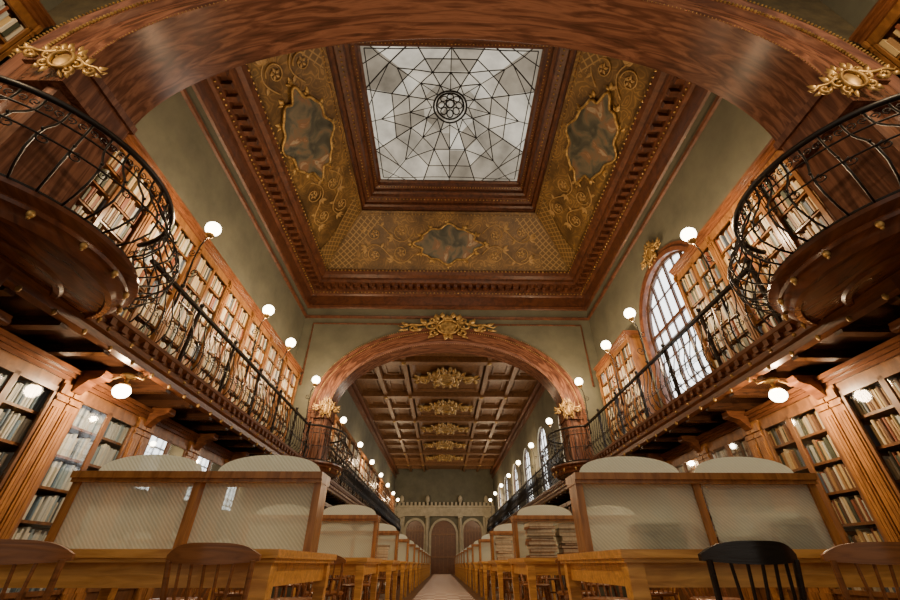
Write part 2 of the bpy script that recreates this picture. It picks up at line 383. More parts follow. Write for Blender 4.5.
bdn(1.86,11.66,.03,.13); bdn(2.2,12.1,.03,.13); bdn(2.5,12.43,.022,.1)
mb.cur=3
for sx in (-1,1):
    for sy in (-1,1):
        cx=sx*R[1]; cy=R[3] if sy>0 else R[2]
        def P(t,u,ax):
            i=.5+1.45*t-.12*math.sin(pi*t)+.02; z=9.98+1.75*t-.02
            if ax==0: return (cx-sx*(i+u),cy-sy*i,z)
            return (cx-sx*i,cy-sy*(i+u),z)
        for ax in (0,1):
            vs=[];fs=[];n=8
            for k in range(n+1):
                t=.06+.86*k/n; vs+=[P(t,.05,ax),P(t,1.0-.5*math.sin(pi*k/n)*.5,ax)]
            for k in range(n): fs.append((2*k,2*k+1,2*k+3,2*k+2))
            mb.add(vs,fs)
mk('ceiling',mb,[M_cove,M_corn,M_gold,M_lat],**S)
mb=MB(); mb.box(-W-.3,W+.3,-4,YN0,10.2,10.4); mk('ceiling_entrance',mb,[M_coffer],**S)
# skylight: shallow raised leaded lantern
gx0,gx1,gy0,gy1=R[0]+2.6,R[1]-2.6,R[2]+2.6,R[3]-2.6; cx,cy=0,(gy0+gy1)/2; hx,hy=(gx1-gx0)/2,(gy1-gy0)/2
sk=empty('window_20',(cx,cy,12.66),**S)
def zf(x,y): return 1.2*max(0,1-(abs(x/hx)**3+abs(y/hy)**3)**(1/3))
def pol(r,a): return (r*math.cos(a),r*math.sin(a))
def edge(a):
    c,s_=math.cos(a),math.sin(a); k=min(hx/abs(c) if abs(c)>1e-6 else 9e9,hy/abs(s_) if abs(s_)>1e-6 else 9e9); return (c*k,s_*k)
def octp(r,a):
    d=((a-pi/8)%(pi/4))-pi/8; return pol(r*math.cos(pi/8)/math.cos(d),a)
def v3(p): return (p[0],p[1],.04+zf(*p))
mb=MB(); A16=[pi/8*i for i in range(16)]
radii=[.0,.5,.95,1.5,2.0]
for i in range(16):
    a,b_=A16[i]+1e-6,A16[i]+pi/8
    for k in range(4):
        r0,r1=radii[k],radii[k+1]
        mb.add([v3(octp(r0,a)),v3(octp(r1,a)),v3(octp(r1,b_)),v3(octp(r0,b_))],[(0,1,2,3)])
    cor=[]
    ca=math.atan2(hy,hx)
    for q in (ca,pi-ca,pi+ca,2*pi-ca):
        if a<q<b_: cor=[v3(edge(q))]
    mb.add([v3(octp(2.0,a)),v3(edge(a))]+cor+[v3(edge(b_)),v3(octp(2.0,b_))],[tuple(range(4+len(cor)))])
mk('pane',mb,M_sky,parent=sk)
mb=MB()
def L(p,q,r=.02,n=6):
    pts=[(p[0]+(q[0]-p[0])*i/n,p[1]+(q[1]-p[1])*i/n) for i in range(n+1)]
    mb.tube([(x,y,zf(x,y)) for x,y in pts],r,4)
def ring(cx_,cy_,r,n,t): 
    pts=[(cx_+r*math.cos(2*pi*i/n),cy_+r*math.sin(2*pi*i/n)) for i in range(n)]
    mb.tube([(x,y,zf(x,y)) for x,y in pts],t,4,closed=True)
for r in (.14,.46,.56): ring(0,0,r,24,.034)
for i in range(8):
    a=2*pi*i/8; ring(.3*math.cos(a),.3*math.sin(a),.11,10,.022)
for i in range(16):
    a=2*pi*i/16; L(pol(.56,a),edge(a),.02 if i%2 else .014)
for i in range(8):
    a=2*pi*i/8+pi/8; b_=a+pi/4
    for r in (1.45,2.0): L(pol(r,a),pol(r,b_),.017,3)
    m_=a+pi/8
    # star points instead of plain rings
    L(pol(.85,a),pol(1.34,m_),.02,2); L(pol(.85,b_),pol(1.34,m_),.02,2); L(pol(1.45,a),pol(2.25,m_),.018,3); L(pol(1.45,b_),pol(2.25,m_),.018,3)
    L(pol(.85,a),pol(.62,m_),.016,2); L(pol(.85,b_),pol(.62,m_),.016,2)
for f in (.94,):
    for (p,q) in (((-1,-1),(1,-1)),((1,-1),(1,1)),((1,1),(-1,1)),((-1,1),(-1,-1))): L((p[0]*hx*f,p[1]*hy*f),(q[0]*hx*f,q[1]*hy*f),.016,16)
for sx in (-1,1):
    for sy in (-1,1):
        L((sx*hx,sy*hy*.45),(sx*hx*.45,sy*hy),.02); L((sx*hx,sy*hy*.75),(sx*hx*.6,sy*hy),.014); L((sx*hx,sy*hy*.2),(sx*hx*.7,sy*hy*.75),.014)
mk('leading',mb,M_iron,parent=sk)
mb=MB(); mb.box(-W-.4,W+.4,-4,YE+.4,-.2,0); mk('floor',mb,[M_floor],**S)
mb=MB(); mb.box(-.82,.66,-2,YE-.6,0,.012); mk('carpet_runner',mb,M_carpet,label="long woven checked runner carpet along the central aisle",category="carpet")
# second room coffered ceiling
mb=MB(); mb.box(-W2-.3,W2+.3,YF1,YE,Z2,Z2+.2)
for x in (-4.75,-3.35,-2.0,2.0,3.35,4.75): mb.box(x-.10,x+.10,YF1,YE,Z2-.26,Z2)
c0=19.1-2.25-4.5
for k in range(8):
    y=c0+4.5*k
    if y>YF1+.2: mb.box(-W2,W2,y-.18,y+.18,Z2-.34,Z2)
    yy=y+2.25
    if YF1+.2<yy<YE:
        for sx in (-1,1): mb.box(sx*2.0,sx*W2,yy-.09,yy+.09,Z2-.22,Z2)
    ym=y+2.25
    if YF1+1<ym<YE-1:
        mb.rings([(-1.8,1.8,ym-1.95,ym+1.95,Z2-.01),(-1.8,1.8,ym-1.95,ym+1.95,Z2-.12),(-1.65,1.65,ym-1.8,ym+1.8,Z2-.12),(-1.55,1.55,ym-1.7,ym+1.7,Z2-.02)])
    for q in (1.125,3.375):
        for sx in (-1,1):
            for xa,xb in ((2.3,3.05),(3.65,4.45)):
                yq=y+q
                if YF1+1<yq<YE-1: mb.rings([(min(sx*xa,sx*xb),max(sx*xa,sx*xb),yq-.8,yq+.8,Z2-.01),(min(sx*xa,sx*xb),max(sx*xa,sx*xb),yq-.8,yq+.8,Z2-.06),(min(sx*xa,sx*xb)+.08,max(sx*xa,sx*xb)-.08,yq-.72,yq+.72,Z2-.06),(min(sx*xa,sx*xb)+.08,max(sx*xa,sx*xb)-.08,yq-.72,yq+.72,Z2-.01)])
mb.cur=1
for k in range(8):
    y=c0+4.5*k
    for x in (-4.75,-3.35,-2,2,3.35,4.75):
        if y>YF1+.3: mb.sphere((x,y,Z2-.35),.12,8,5,(1,1,.5))
mk('ceiling_rear',mb,[M_coffer,M_gold],**S)
mb=MB()
for sx in (-1,1):
    mb.box(sx*W2,sx*(W2-.12),YF1,YE,Z2-.9,Z2-.62); mb.box(sx*W2,sx*(W2-.3),YF1,YE,Z2-.5,Z2-.38)
mk('trim_5',mb,[M_corn],**S)
# ---------------------------------------------------------------- gilt ornament generator (XZ plane, facing -Y)
def spiral(c,r,turns,a0,sgn,n=26):
    return [(c[0]+r*(1-.82*i/n)*math.cos(a0+sgn*2*pi*turns*i/n),0,c[1]+r*(1-.82*i/n)*math.sin(a0+sgn*2*pi*turns*i/n)) for i in range(n+1)]
def leaf(mb,p,ang,l,w,t=.04):
    c,s_=math.cos(ang),math.sin(ang)
    prof=[(0,0),(.2,.6),(.45,1),(.7,.65),(1,0)]
    vs=[];fs=[]
    for q,ww in prof:
        for sd,dy in ((-1,0),(0,-t*(.3+ww)),(1,0)):
            a=q*l; b_=sd*ww*w/2; bend=q*q*.15*l
            vs.append((p[0]+a*c-(b_+bend)*s_,dy,p[1]+a*s_+(b_+bend)*c))
    for i in range(4):
        for k in range(2): fs.append((i*3+k,i*3+k+1,i*3+k+4,i*3+k+3))
    mb.add(vs,fs)
def ornament(sw=1,sh=1,shield=True,th=.03):
    mb=MB()
    for sx in (-1,1):
        for (cx_,cz,r,a0,sg,tu) in ((.34,.02,.17,pi,-1,1.4),(.72,-.05,.13,pi,1,1.4),(.3,.3,.11,-pi/2,1,1.2),(.28,-.26,.12,pi/2,-1,1.2)):
            pts=spiral((cx_,cz),r,tu,a0,sg)
            pts=[(sx*x*sw,y,z*sh) for x,y,z in pts]
            mb.tube(pts,[th*(1.1-.6*i/len(pts)) for i in range(len(pts))],6)
            mb.sphere((sx*cx_*sw,-th*.6,cz*sh),th*1.2,6,4)
        mb.tube([(sx*x*sw,0,z*sh) for x,z in ((.12,.25),(.3,.22),(.5,.1),(.62,.08),(.8,.1),(.98,-.02),(1.08,.06))],[th,th*1.2,th,th,th,th*.7,th*.3],6)
        lf=[(.2,.3,1.2,.3),(.45,.12,.9,.3),(.55,-.05,-.8,.26),(.82,.05,.5,.25),(.3,-.3,-1.1,.22),(.85,-.1,-.4,.22),(.12,.4,1.45,.26)]
        for x,z,a,l in lf:
            st=len(mb.v); leaf(mb,(x,z),a,l,l*.5,th*1.2)
            for i in range(st,len(mb.v)):
                v=mb.v[i]; mb.v[i]=(sx*v[0]*sw,v[1],v[2]*sh)
    if shield:
        mb.sphere((0,0,0),.2,14,8,(sw,.35*max(.3,th*8),sh*1.3))
        mb.tube([(.24*math.cos(2*pi*i/20)*sw,-.02,.3*math.sin(2*pi*i/20)*sh) for i in range(20)],th,6,closed=True)
        for a in (-.5,0,.5): leaf(mb,(a*.1,.3*sh),pi/2-a,.25*sh,.12*sw,th)
        for a in (-.4,.4): leaf(mb,(a*.1,-.3*sh),-pi/2+a,.25*sh,.12*sw,th)
    return mb
def rinceau(n,r,th):
    mb=MB(); Lh=n*2.2*r/2
    mb.tube([(-Lh+2*Lh*i/(n*10),0,r*.75*math.sin(pi*n*i/(n*10))) for i in range(n*10+1)],th,5)
    for k in range(n):
        x=-Lh+2.2*r*(k+.5); s_=1 if k%2==0 else -1
        p=spiral((x,-s_*.1*r),r*.62,1.5,s_*pi/2,-s_,22)
        mb.tube(p,[th*(1-.5*i/len(p)) for i in range(len(p))],5)
        for q in range(5):
            a=2*pi*q/5; leaf(mb,(x+.05*r*math.cos(a),-s_*.1*r+.05*r*math.sin(a)),a,r*.3,r*.16,th)
        for a in (.6,-.2,-1.0): leaf(mb,(x+r*.65,s_*r*.45),s_*(a),r*.55,r*.26,th)
        leaf(mb,(x-r*.5,s_*r*.5),s_*2.3,r*.5,r*.24,th)
    return mb
def place(name,mb,mat,loc,rot,**k): return mk(name,mb,mat,loc=loc,rot=rot,smooth='all',**k)
place('keystone_cartouche',ornament(1.65,.95,th=.045),M_gold,(0,YF0-.17,7.75),(0,0,0),label="gilded scrolling cartouche above the far arch keystone",category="ornament")
place('keystone_cartouche',ornament(.5,.6,th=.03),M_gold,(W-.1,WY,WZS+WA+.3),(0,0,-pi/2),label="gilded scrolling cartouche above the arched window",category="ornament")
om=None
for k in range(6):
    y=19.1-4.5+4.5*k
    if om is None: om=place('ceiling_cartouche',ornament(1.6,2.3,th=.11),M_gold,(0,y,Z2-.16),(pi/2,0,0),label="gilded scrolling cartouche in a coffered wooden ceiling panel",category="ornament",group="gilded cartouches of the coffered ceiling")
    else: copy_tree(om,loc=(0,y,Z2-.16))
def cove_cart(loc,rot,sx,sz,lab,span):
    r=empty('painted_cartouche',loc,rot,label=lab,category="ceiling painting")
    n=96; out=[]
    for i in range(n):
        t=2*pi*i/n; rr=1+.05*math.cos(4*t)+.075*math.cos(8*t+.3)-.03*math.cos(2*t)+.05*math.cos(12*t)
        out.append((.9*sx*rr*math.cos(t),0,.56*sz*rr*math.sin(t)))
    mb=MB(); mb.add([(0,0,0)]+out,[(0,1+i,1+(i+1)%n) for i in range(n)]); mk('painting',mb,M_paint,parent=r,loc=(0,-.06,0))
    mb=MB(); mb.tube([(x,-.06,z) for x,y,z in out],.042,6,closed=True)
    for i in range(0,n,8):
        x,_,z=out[i]; an=math.atan2(z,x); leaf(mb,(x,z),an,.24,.14,.04); leaf(mb,(x,z),an+.9,.2,.1,.04)
    mk('frame',mb,M_gold,parent=r,smooth='all')
    q=sx*.9+.12
    x0=q; Ls=span-q; k=max(2,round(Ls/(2.2*.42))); rr=Ls/k/2.2
    mbr=rinceau(k,rr,.020)
    for s_ in (-1,1):
        for z in (.42,-.38):
            mk('scrollwork',mbr,M_cove2,parent=r,loc=(s_*(x0+Ls/2),0,z),rot=(0,0,0) if s_>0 else (0,pi,0),smooth='all')
    k=round(2*span/(2.2*.17)); mb_=rinceau(k,2*span*.96/k/2.2,.012)
    mk('border_scroll',mb_,M_cove2,parent=r,loc=(0,0,-.93),smooth='all')
    k=round(2*(span-.9)/(2.2*.14)); mb_=rinceau(k,2*(span-.9)/k/2.2,.012)
    mk('border_scroll',mb_,M_cove2,parent=r,loc=(0,0,.93),smooth='all')
t_=math.atan2(1.75,1.45); tx=pi/2-t_
ic=.5+.725-.12; zc=9.98+.875; off=.03
cove_cart((0,YF0-ic-off,zc-off),(tx,0,0),1.3,1.15,"painted lobed ceiling cartouche in a gilt frame on the coved end",3.3)
cove_cart((-W+ic+off,6.8,zc-off),(tx,0,pi/2),1.4,1.35,"painted lobed ceiling cartouche with pale figures in a gilt frame",3.3)
cove_cart((W-ic-off,6.8,zc-off),(tx,0,-pi/2),1.4,1.35,"dark painted lobed ceiling cartouche in a gilt frame",3.3)
def capital(loc,s=1,sx=1):
    r=empty('pilaster_capital',loc,label="gilded scrolled capital at the springing of the arch",category="capital",group="gilded arch capitals")
    mb=MB(); mb.box(-.10,.5,-.14,.7,-.04,.06); mb.box(-.07,.5,-.1,.66,-.34,-.04); mb.box(-.09,.5,-.12,.68,-.4,-.34)
    if sx<0: mb.xf(Matrix.Diagonal((-1,1,1,1)))
    mk('block',mb,M_arch,parent=r)
    o=ornament(.34*s,.5*s,th=.02*s)
    mk('gilded_leaves',o,M_gold,parent=r,smooth='all',loc=(.02*s*sx,-.17,-.12),rot=(0,0,-sx*.35))
for sx in (-1,1):
    capital((sx*(A1-.03),YN0-.02,ZS1-(.08 if sx<0 else .2)),1.0,sx); capital((sx*A2,YF0-.02,ZS2+.05),1.2,sx)
# ---------------------------------------------------------------- galleries
def gallery(side,y0,y1,bays,lab):
    r=empty('gallery_balcony',(side*WG,0,DB),label=lab,category="gallery")
    WW=W if y1<13 else W2
    mb=MB()
    mb.box(0.02*side,side*(WW-WG),y0,y1,0,DK-DB)
    n=int((y1-y0)/.62)
    for i in range(n+1):
        y=y0+(y1-y0)*i/n; mb.box(.05*side,side*(WW-WG),y-.05,y+.05,-.1,0)
    mk('deck',mb,M_dark,parent=r)
    mb=MB()
    prof=[(.06,-.06),(-.02,-.04),(-.03,.03),(-.07,.06),(-.07,.12),(-.04,.15),(-.04,.2),(-.1,.24),(-.1,.29),(.04,.29)]
    vs=[];fs=[]
    for y in (y0,y1):
        for o,z in prof: vs.append((o*side,y,z))
    P=len(prof)
    for k in range(P-1): fs.append((k,k+1,P+k+1,P+k))
    mb.add(vs,fs)
    n=int((y1-y0)/.2)
    for i in range(n+1):
        y=y0+(y1-y0)*i/n; mb.box(-.09*side,-.03*side,y-.04,y+.04,.15,.24)
    mb.cur=1
    n=int((y1-y0)/.4)
    for i in range(n+1):
        y=y0+(y1-y0)*i/n; mb.sphere((-.07*side,y,.09),.026,8,5); mb.sphere((-.02*side,y+.2,-.05),.024,6,4,(1,1,1.5))
    mk('edge_moulding',mb,[M_mahog,M_gold],parent=r)
    for by in bays:
        mb=MB()
        a0,a1=(pi-1.45,pi+1.45) if side>0 else (-1.45,1.45)
        cxl=side*.25
        mb.lathe([(0,.06),(.52,.06),(.54,.035),(.59,.035),(.61,.06),(.92,.07),(.94,.045),(.99,.05),(1.01,.09),(1.03,.13),(1.07,.15),(1.08,.18),(1.07,.2),(1.12,.23),(1.14,.25),(1.14,.29),(0,.29)],(cxl,by,0),48,a0,a1)
        mk('rounded_bay',mb,M_bay,parent=r,smooth=True)
        for i in range(8):
            a=a0+(a1-a0)*(i+.5)/8
            mb=MB(); mb.sphere((0,0,0),.028,8,6,(1,1,1.3)); mb.sphere((0,0,-.04),.015,6,4)
            mk('gilded_boss',mb,M_gold,parent=r,loc=(cxl+1.08*math.cos(a),by+1.08*math.sin(a),.13),smooth='all')
    return r
gallery(-1,-2,YF0,[YN1-.05],"dark wooden gallery with gilt moulding on its bookcase wall")
gallery(1,-2,YF0,[YN1-.05],"dark wooden gallery with gilt moulding under the arched window")
gallery(-1,YF0+.01,YE-1,[YF0+.3],"dark wooden gallery of the second hall along the solid wall")
gallery(1,YF0+.01,YE-1,[YF0+.3],"dark wooden gallery of the second hall below the windows")
def bal_mesh(belly,n=5,H=.92,detail=2,r=.011):
    mb=MB()
    P=[(0,0),(belly*.55,.06),(belly*.95,.17),(belly,.30),(belly*.78,.46),(belly*.35,.62),(belly*.05,.76),(0,.86),(0,H)]
    mb.tube([(x,0,z) for x,z in P],r,n)
    up_=[((.04,.85),.038,-pi/2,1,.0),((-.04,.85),.038,-pi/2,-1,.0)]
    lo_=[((.05,.30),.052,pi/2,1,belly),((-.05,.30),.052,pi/2,-1,belly),((.045,.12),.042,pi/2,1,belly*.8)]
    sc=up_+lo_[:1] if detail==1 else lo_
    if detail:
        for c,rr,a0,sg,o in sc:
            pts=[(o,x,z) for x,_,z in spiral(c,rr,1.2,a0,sg,12)]
            mb.tube(pts,.0065,4)
        mb.sphere((belly*.9,0,.42),.015,6,4)
    return mb
def meshof(mb,mat,name,smooth='all'):
    o=mk(name,mb,mat,smooth=smooth); me=o.data; bpy.data.objects.remove(o); return me
ME_bal=meshof(bal_mesh(.13,r=.010),M_iron,'baluster'); ME_balb=meshof(bal_mesh(.28,detail=1,r=.0105),M_iron,'baluster_bombe')
SEC=1.26
def straight_section():
    r=empty('balcony_railing',(0,0,0),label="black wrought-iron balcony railing panel with scrolls on the gallery edge",category="railing",group="wrought-iron gallery railings")
    mb=MB(); mb.box(-.03,.03,-SEC/2,SEC/2,.92,.965); mk('top_rail',mb,M_iron,parent=r)
    mb=MB(); mb.box(-.015,.015,-SEC/2,SEC/2,.02,.045); mk('bottom_rail',mb,M_iron,parent=r)
    for i in range(7):
        mk('baluster',None,None,parent=r,mesh=ME_bal,loc=(0,-SEC/2+SEC*(i+.5)/7,0))
    mb=MB(); mb.box(-.022,.022,-.022,.022,0,1.0); mb.sphere((0,0,1.04),.04,8,6); mb.sphere((0,0,.5),.035,8,6); mk('post',mb,M_iron,parent=r,loc=(0,SEC/2,0),smooth=True)
    return r
sec0=straight_section(); first=True
for side in (-1,1):
    rot=(0,0,0) if side<0 else (0,0,pi)
    for k in list(range(6))+[-4,-5,-3]:
        y=4.05+SEC*(k+.5)+.1
        loc=(side*(WG-.0),y,DK+.02)
        if first: sec0.location=loc; sec0.rotation_euler=rot; first=False
        else: copy_tree(sec0,loc=loc,rot=rot)
def bay_rail(side,by):
    r=empty('balcony_railing',(side*(WG+.25),by,DK+.02),rot=(0,0,0 if side<0 else pi),label="bulging wrought-iron railing around a rounded gallery bay",category="railing",group="rounded bay railings")
    R0=1.10; a=1.35
    arc=lambda R_,z,n=30:[(R_*math.cos(-a+2*a*i/n),R_*math.sin(-a+2*a*i/n),z) for i in range(n+1)]
    mb=MB(); mb.tube(arc(R0,.96),.032,6); mk('top_rail',mb,M_iron,parent=r,smooth='all')
    for rr,z,t in ((R0,.03,.018),(R0+.285,.33,.009),(R0+.03,.74,.010)):
        mb=MB(); mb.tube(arc(rr,z),t,5); mk('horizontal_bar',mb,M_iron,parent=r,smooth='all')
    for i in range(19):
        t=-a+2*a*i/18
        mk('baluster',None,None,parent=r,mesh=ME_balb,loc=(R0*math.cos(t),R0*math.sin(t),0),rot=(0,0,t))
for side in (-1,1):
    bay_rail(side,YN1-.05); bay_rail(side,YF0+.3)
def far_rail():
    mb=MB(); Lr=2.5
    mb.box(-.03,.03,-Lr/2,Lr/2,.94,.98); mb.box(-.015,.015,-Lr/2,Lr/2,.02,.05); mb.box(-.015,.015,-Lr/2,Lr/2,.6,.62)
    o=bal_mesh(.12,4,detail=0,r=.015)
    for i in range(13): mb.merge(o,Matrix.Translation((0,-Lr/2+Lr*(i+.5)/13,0)))
    for i in range(13):
        mb.tube([(.1,-Lr/2+Lr*(i+.5)/13+.07*math.cos(2*pi*k/8),.3+.07*math.sin(2*pi*k/8)) for k in range(8)],.012,4,closed=True)
    mb.box(-.03,.03,Lr/2-.03,Lr/2+.03,0,1.05)
    return mb
fr=mk('balcony_railing',far_rail(),M_iron,label="black wrought-iron balcony railing panel in the second hall",category="railing",group="railings of the second hall")
first=True
for side in (-1,1):
    for k in range(11):
        y=15.3+2.5*k; loc=(side*WG,y,DK+.02); rot=(0,0,0 if side<0 else pi)
        if first: fr.location=loc; fr.rotation_euler=rot; first=False
        else: copy_tree(fr,loc=loc,rot=rot)
# ---------------------------------------------------------------- lamps
def lamp_post():
    r=empty('globe_lamp',label="lit opal globe lamp on a black iron pole above the railing",category="lamp",group="globe lamps along the galleries")
    mb=MB(); mb.tube([(0,0,-.1),(0,0,.4),(-.03,0,.8),(-.02,0,1.1),(.04,0,1.3)],[.02,.018,.014,.013,.012],6)
    mb.tube([(x+.06,0,z+.55) for x,_,z in spiral((0,0),.1,1.3,pi,1,14)],.009,4)
    mb.tube([(x-.09,0,z+.95) for x,_,z in spiral((0,0),.08,1.3,0,-1,14)],.009,4)
    mb.sphere((0,0,.3),.035,8,6); mk('pole',mb,M_iron,parent=r,smooth='all')
    mb=MB(); mb.lathe([(.012,1.26),(.06,1.3),(.07,1.34),(.05,1.36)],(.05,0,0),12); mk('collar',mb,M_gold,parent=r,smooth='all')
    mb=MB(); mb.sphere((.06,0,1.47),.12,20,14); mk('globe',mb,M_globe,parent=r,smooth='all')
    return r
lp=lamp_post(); first=True
def plight(loc,e,r=.1,col=(1,.71,.41)):
    l=bpy.data.lights.new('lamp_bulb','POINT'); l.energy=e; l.color=col; l.shadow_soft_size=r
    o=bpy.data.objects.new('lamp_bulb',l); C.objects.link(o); o.location=loc
LY=[4.85,7.37,8.9,11.3]; LY2=[15.3+3.75*k for k in range(7)]
for side in (-1,1):
    for y in LY+LY2+[.6,-1.0]:  # bracketed positions: unseen lamps by the entrance, added as frontal fill light
        loc=(side*WG,y,DK+.75); rot=(0,0,0 if side<0 else pi)
        if first: lp.location=loc; lp.rotation_euler=rot; first=False
        else: copy_tree(lp,loc=loc,rot=rot)
        if y in LY: plight((side*(WG-.06),y,DK+.75+1.47),320)
        elif y<2: plight((side*(WG-.06),y,DK+.75+1.47),190)
        elif y>35: plight((side*(WG-.06),y,DK+.75+1.47),520)
        elif (LY2.index(y)%2)==0: plight((side*(WG-.06),y,DK+.75+1.47),270)
def ulamp():
    r=empty('ceiling_lamp',label="lit opal globe on a brass bracket beneath the gallery",category="lamp",group="lamps beneath the galleries")
    mb=MB(); mb.lathe([(.0,.0),(.08,0),(.09,-.03),(.03,-.05),(.02,-.1),(.06,-.12),(.07,-.15),(0,-.15)],(0,0,0),14); mb.tube([(0,0,-.03),(.1,0,-.02),(.2,0,-.06),(.24,0,0)],.014,6); mb.tube([(0,0,-.03),(-.1,0,-.02),(-.2,0,-.06),(-.24,0,0)],.014,6)
    mk('bracket',mb,M_gold,parent=r,smooth='all')
    mb=MB(); mb.sphere((0,0,-.22),.10,18,12,(1,1,.9)); mk('globe',mb,M_globe,parent=r,smooth='all'); return r
ul=ulamp(); first=True
for side in (-1,1):
    loc=(side*4.22,4.87,DB-.1)
    if first: ul.location=loc; first=False
    else: copy_tree(ul,loc=loc)
    plight((side*4.22,4.87,DB-.32),190,.08)
# ---------------------------------------------------------------- bookcases
books=[]
def fill(side,xf,y0,y1,z,hmax,dens=.95,tm=1):
    y=y0+.01
    while y<y1-.02:
        t=random.uniform(.022,.05)*tm
        if y+t>y1: break
        if random.random()<dens:
            h=hmax*random.uniform(.68,.93); d=random.uniform(.17,.23)
            books.append((side*(xf+d/2+random.uniform(0,.02)),y+t/2,z,t*.97,h,d,side))
        y+=t
def case(w,H,shelves,base,depth,pil,glass,name,lab,grp,matc):
    r=empty(name,label=lab,category="bookcase",group=grp)
    mb=MB(); t=.03
    mb.box(depth-.03,depth,0,w,0,H); mb.box(0,depth,0,.05,0,H); mb.box(0,depth,w-.05,w,0,H)
    if pil>.08:
        mb.box(0,.06,0,pil,0,H); mb.box(0,.06,w-pil,w,0,H)
    mb.box(.02,depth,0,w,0,base); mb.box(0,depth,0,w,H-.1,H)
    mk('body',mb,matc,parent=r)
    for z in shelves:
        mb=MB(); mb.box(.05,depth-.03,.05,w-.05,-t,0); mk('shelf',mb,matc,parent=r,loc=(0,0,z))
    mb=MB()
    for o,z0,z1 in ((.03,0,.05),(.06,.05,.09),(.10,.09,.14)): mb.box(-o,depth,0,w,z0,z1)
    mk('cornice',mb,M_mahog,parent=r,loc=(0,0,H))
    for y in (pil/2,w-pil/2):
        mb=MB(); h=pil/2-.01
        mb.box(-.03,0,y-h,y+h,0.0,H)
        if pil>.08:
            for q in (-.5,0,.5): mb.box(-.045,-.03,y+q*h-.018,y+q*h+.018,.5,H-.32)
        mb.box(-.06,0,y-h,y+h,H-.16,H-.04);mb.box(-.06,0,y-h,y+h,0,.4 if pil>.08 else .14); mb.box(-.05,0,y-h,y+h,H-.24,H-.2)
        mk('pilaster',mb,matc if pil<.08 else M_pil,parent=r)
    iw=(w-2*pil)/2
    for k in range(2):
        y0=pil+iw*k
        mb=MB(); f=.035 if glass else .028
        mb.box(-.02,.01,y0,y0+f,base,H-.12); mb.box(-.02,.01,y0+iw-f,y0+iw,base,H-.12); mb.box(-.02,.01,y0,y0+iw,base,base+.05); mb.box(-.02,.01,y0,y0+iw,H-.16,H-.1)
        d=mk('door',mb,matc,parent=r)
        if glass:
            g=MB(); g.add([(0,y0+f,base+.05),(0,y0+iw-f,base+.05),(0,y0+iw-f,H-.16),(0,y0+f,H-.16)],[(0,1,2,3)]); mk('glass_pane',g,M_pane,parent=d,loc=(-.004,0,0))
    return r
def put(side,xf,ylo,w,z):
    if side>0: return (xf,ylo,z),(0,0,0)
    return (-xf,ylo+w,z),(0,0,pi)
UW=1.27; UH=2.78; ush=[.12+.365*i for i in range(7)]
M_case2=wood('honey_gallery_case_wood',(.27,.12,.038),(.12,.048,.015),scale=(4,4,1),rough=.3)
up=case(UW,UH,ush,.1,.30,.05,False,'gallery_bookcase',"tall honey-brown bookcase packed with books on the gallery","gallery bookcases",M_case2)
XU=W-.32
first=True
uppers=[(-1,3.3+UW*k) for k in range(7)]+[(-1,-.4),(-1,.87),(1,9.35),(1,10.65),(1,2.95),(1,4.22),(1,5.49),(1,-.4),(1,.87)]
for side,y in uppers:
    loc,rot=put(side,XU,y,UW,DK)
    if first: up.location=loc; up.rotation_euler=rot; first=False
    else: copy_tree(up,loc=loc,rot=rot)
    for j,z in enumerate(ush):
        top=(ush[j+1]-.04 if j+1<len(ush) else UH-.12); fill(side,XU+.025,y+.06,y+UW-.06,DK+z,top-z,.95)
LW=1.45; LH=2.58; lsh=[.42+.35*i for i in range(6)]
lo=case(LW,LH,lsh,.40,.4,.19,True,'glazed_bookcase',"glazed brown wooden bookcase with pilasters beneath the gallery","glazed bookcases under the galleries",M_case)
XL=W-.42; first=True
for side in (-1,1):
    for k in range(7):
        y=1.9+LW*k
        loc,rot=put(side,XL,y,LW,0)
        if first: lo.location=loc; lo.rotation_euler=rot; first=False
        else: copy_tree(lo,loc=loc,rot=rot)
        for j,z in enumerate(lsh):
            top=(lsh[j+1]-.04 if j+1<len(lsh) else LH-.12); fill(side,XL+.07,y+.1,y+LW-.1,z,top-z)
def rear_case(w,H,n):
    mb=MB(); mb.box(.32,.35,0,w,0,H)
    for k in range(4): mb.box(0,.35,w*k/3-.03 if k else 0,w*k/3+.03,0,H)
    for i in range(n+1): mb.box(.02,.33,0,w,H*i/n,H*i/n+.05)
    mb.box(-.08,.35,0,w+.03,H,H+.12); return mb
rc=mk('gallery_bookcase',rear_case(3.0,2.5,6),M_case,label="open brown bookcase along the second hall wall",category="bookcase",group="bookcases of the second hall"); first=True
for side in (-1,1):
    for z in (0,DK):
        for k in range(9):
            y=13.2+3.1*k
            if side>0 and z>0: continue
            loc,rot=put(side,W2-.37,y,3.0,z)
            if first: rc.location=loc; rc.rotation_euler=rot; first=False
            else: copy_tree(rc,loc=loc,rot=rot)
            if k<5:
                for i in range(6): fill(side,W2-.34,y+.04,y+2.96,z+2.5*i/6+.05,.36,.9,1.5)
def corbel():
    mb=MB(); P=[(0,0),(0,-.08),(.08,-.11),(.16,-.13),(.24,-.22),(.28,-.28),(.3,-.28),(.3,0)]
    vs=[(x,-.07,z) for x,z in P]+[(x,.07,z) for x,z in P]; n=len(P)
    mb.add(vs,[tuple(range(n)),tuple(range(2*n-1,n-1,-1))]+[(i,(i+1)%n,n+(i+1)%n,n+i) for i in range(n)])
    mb.cyl((.04,-.085,-.06),(.04,.085,-.06),.04,n=12); return mb
cb=mk('gallery_corbel',corbel(),M_mahog,label="carved wooden scroll corbel supporting the gallery",category="corbel",group="carved corbels"); first=True
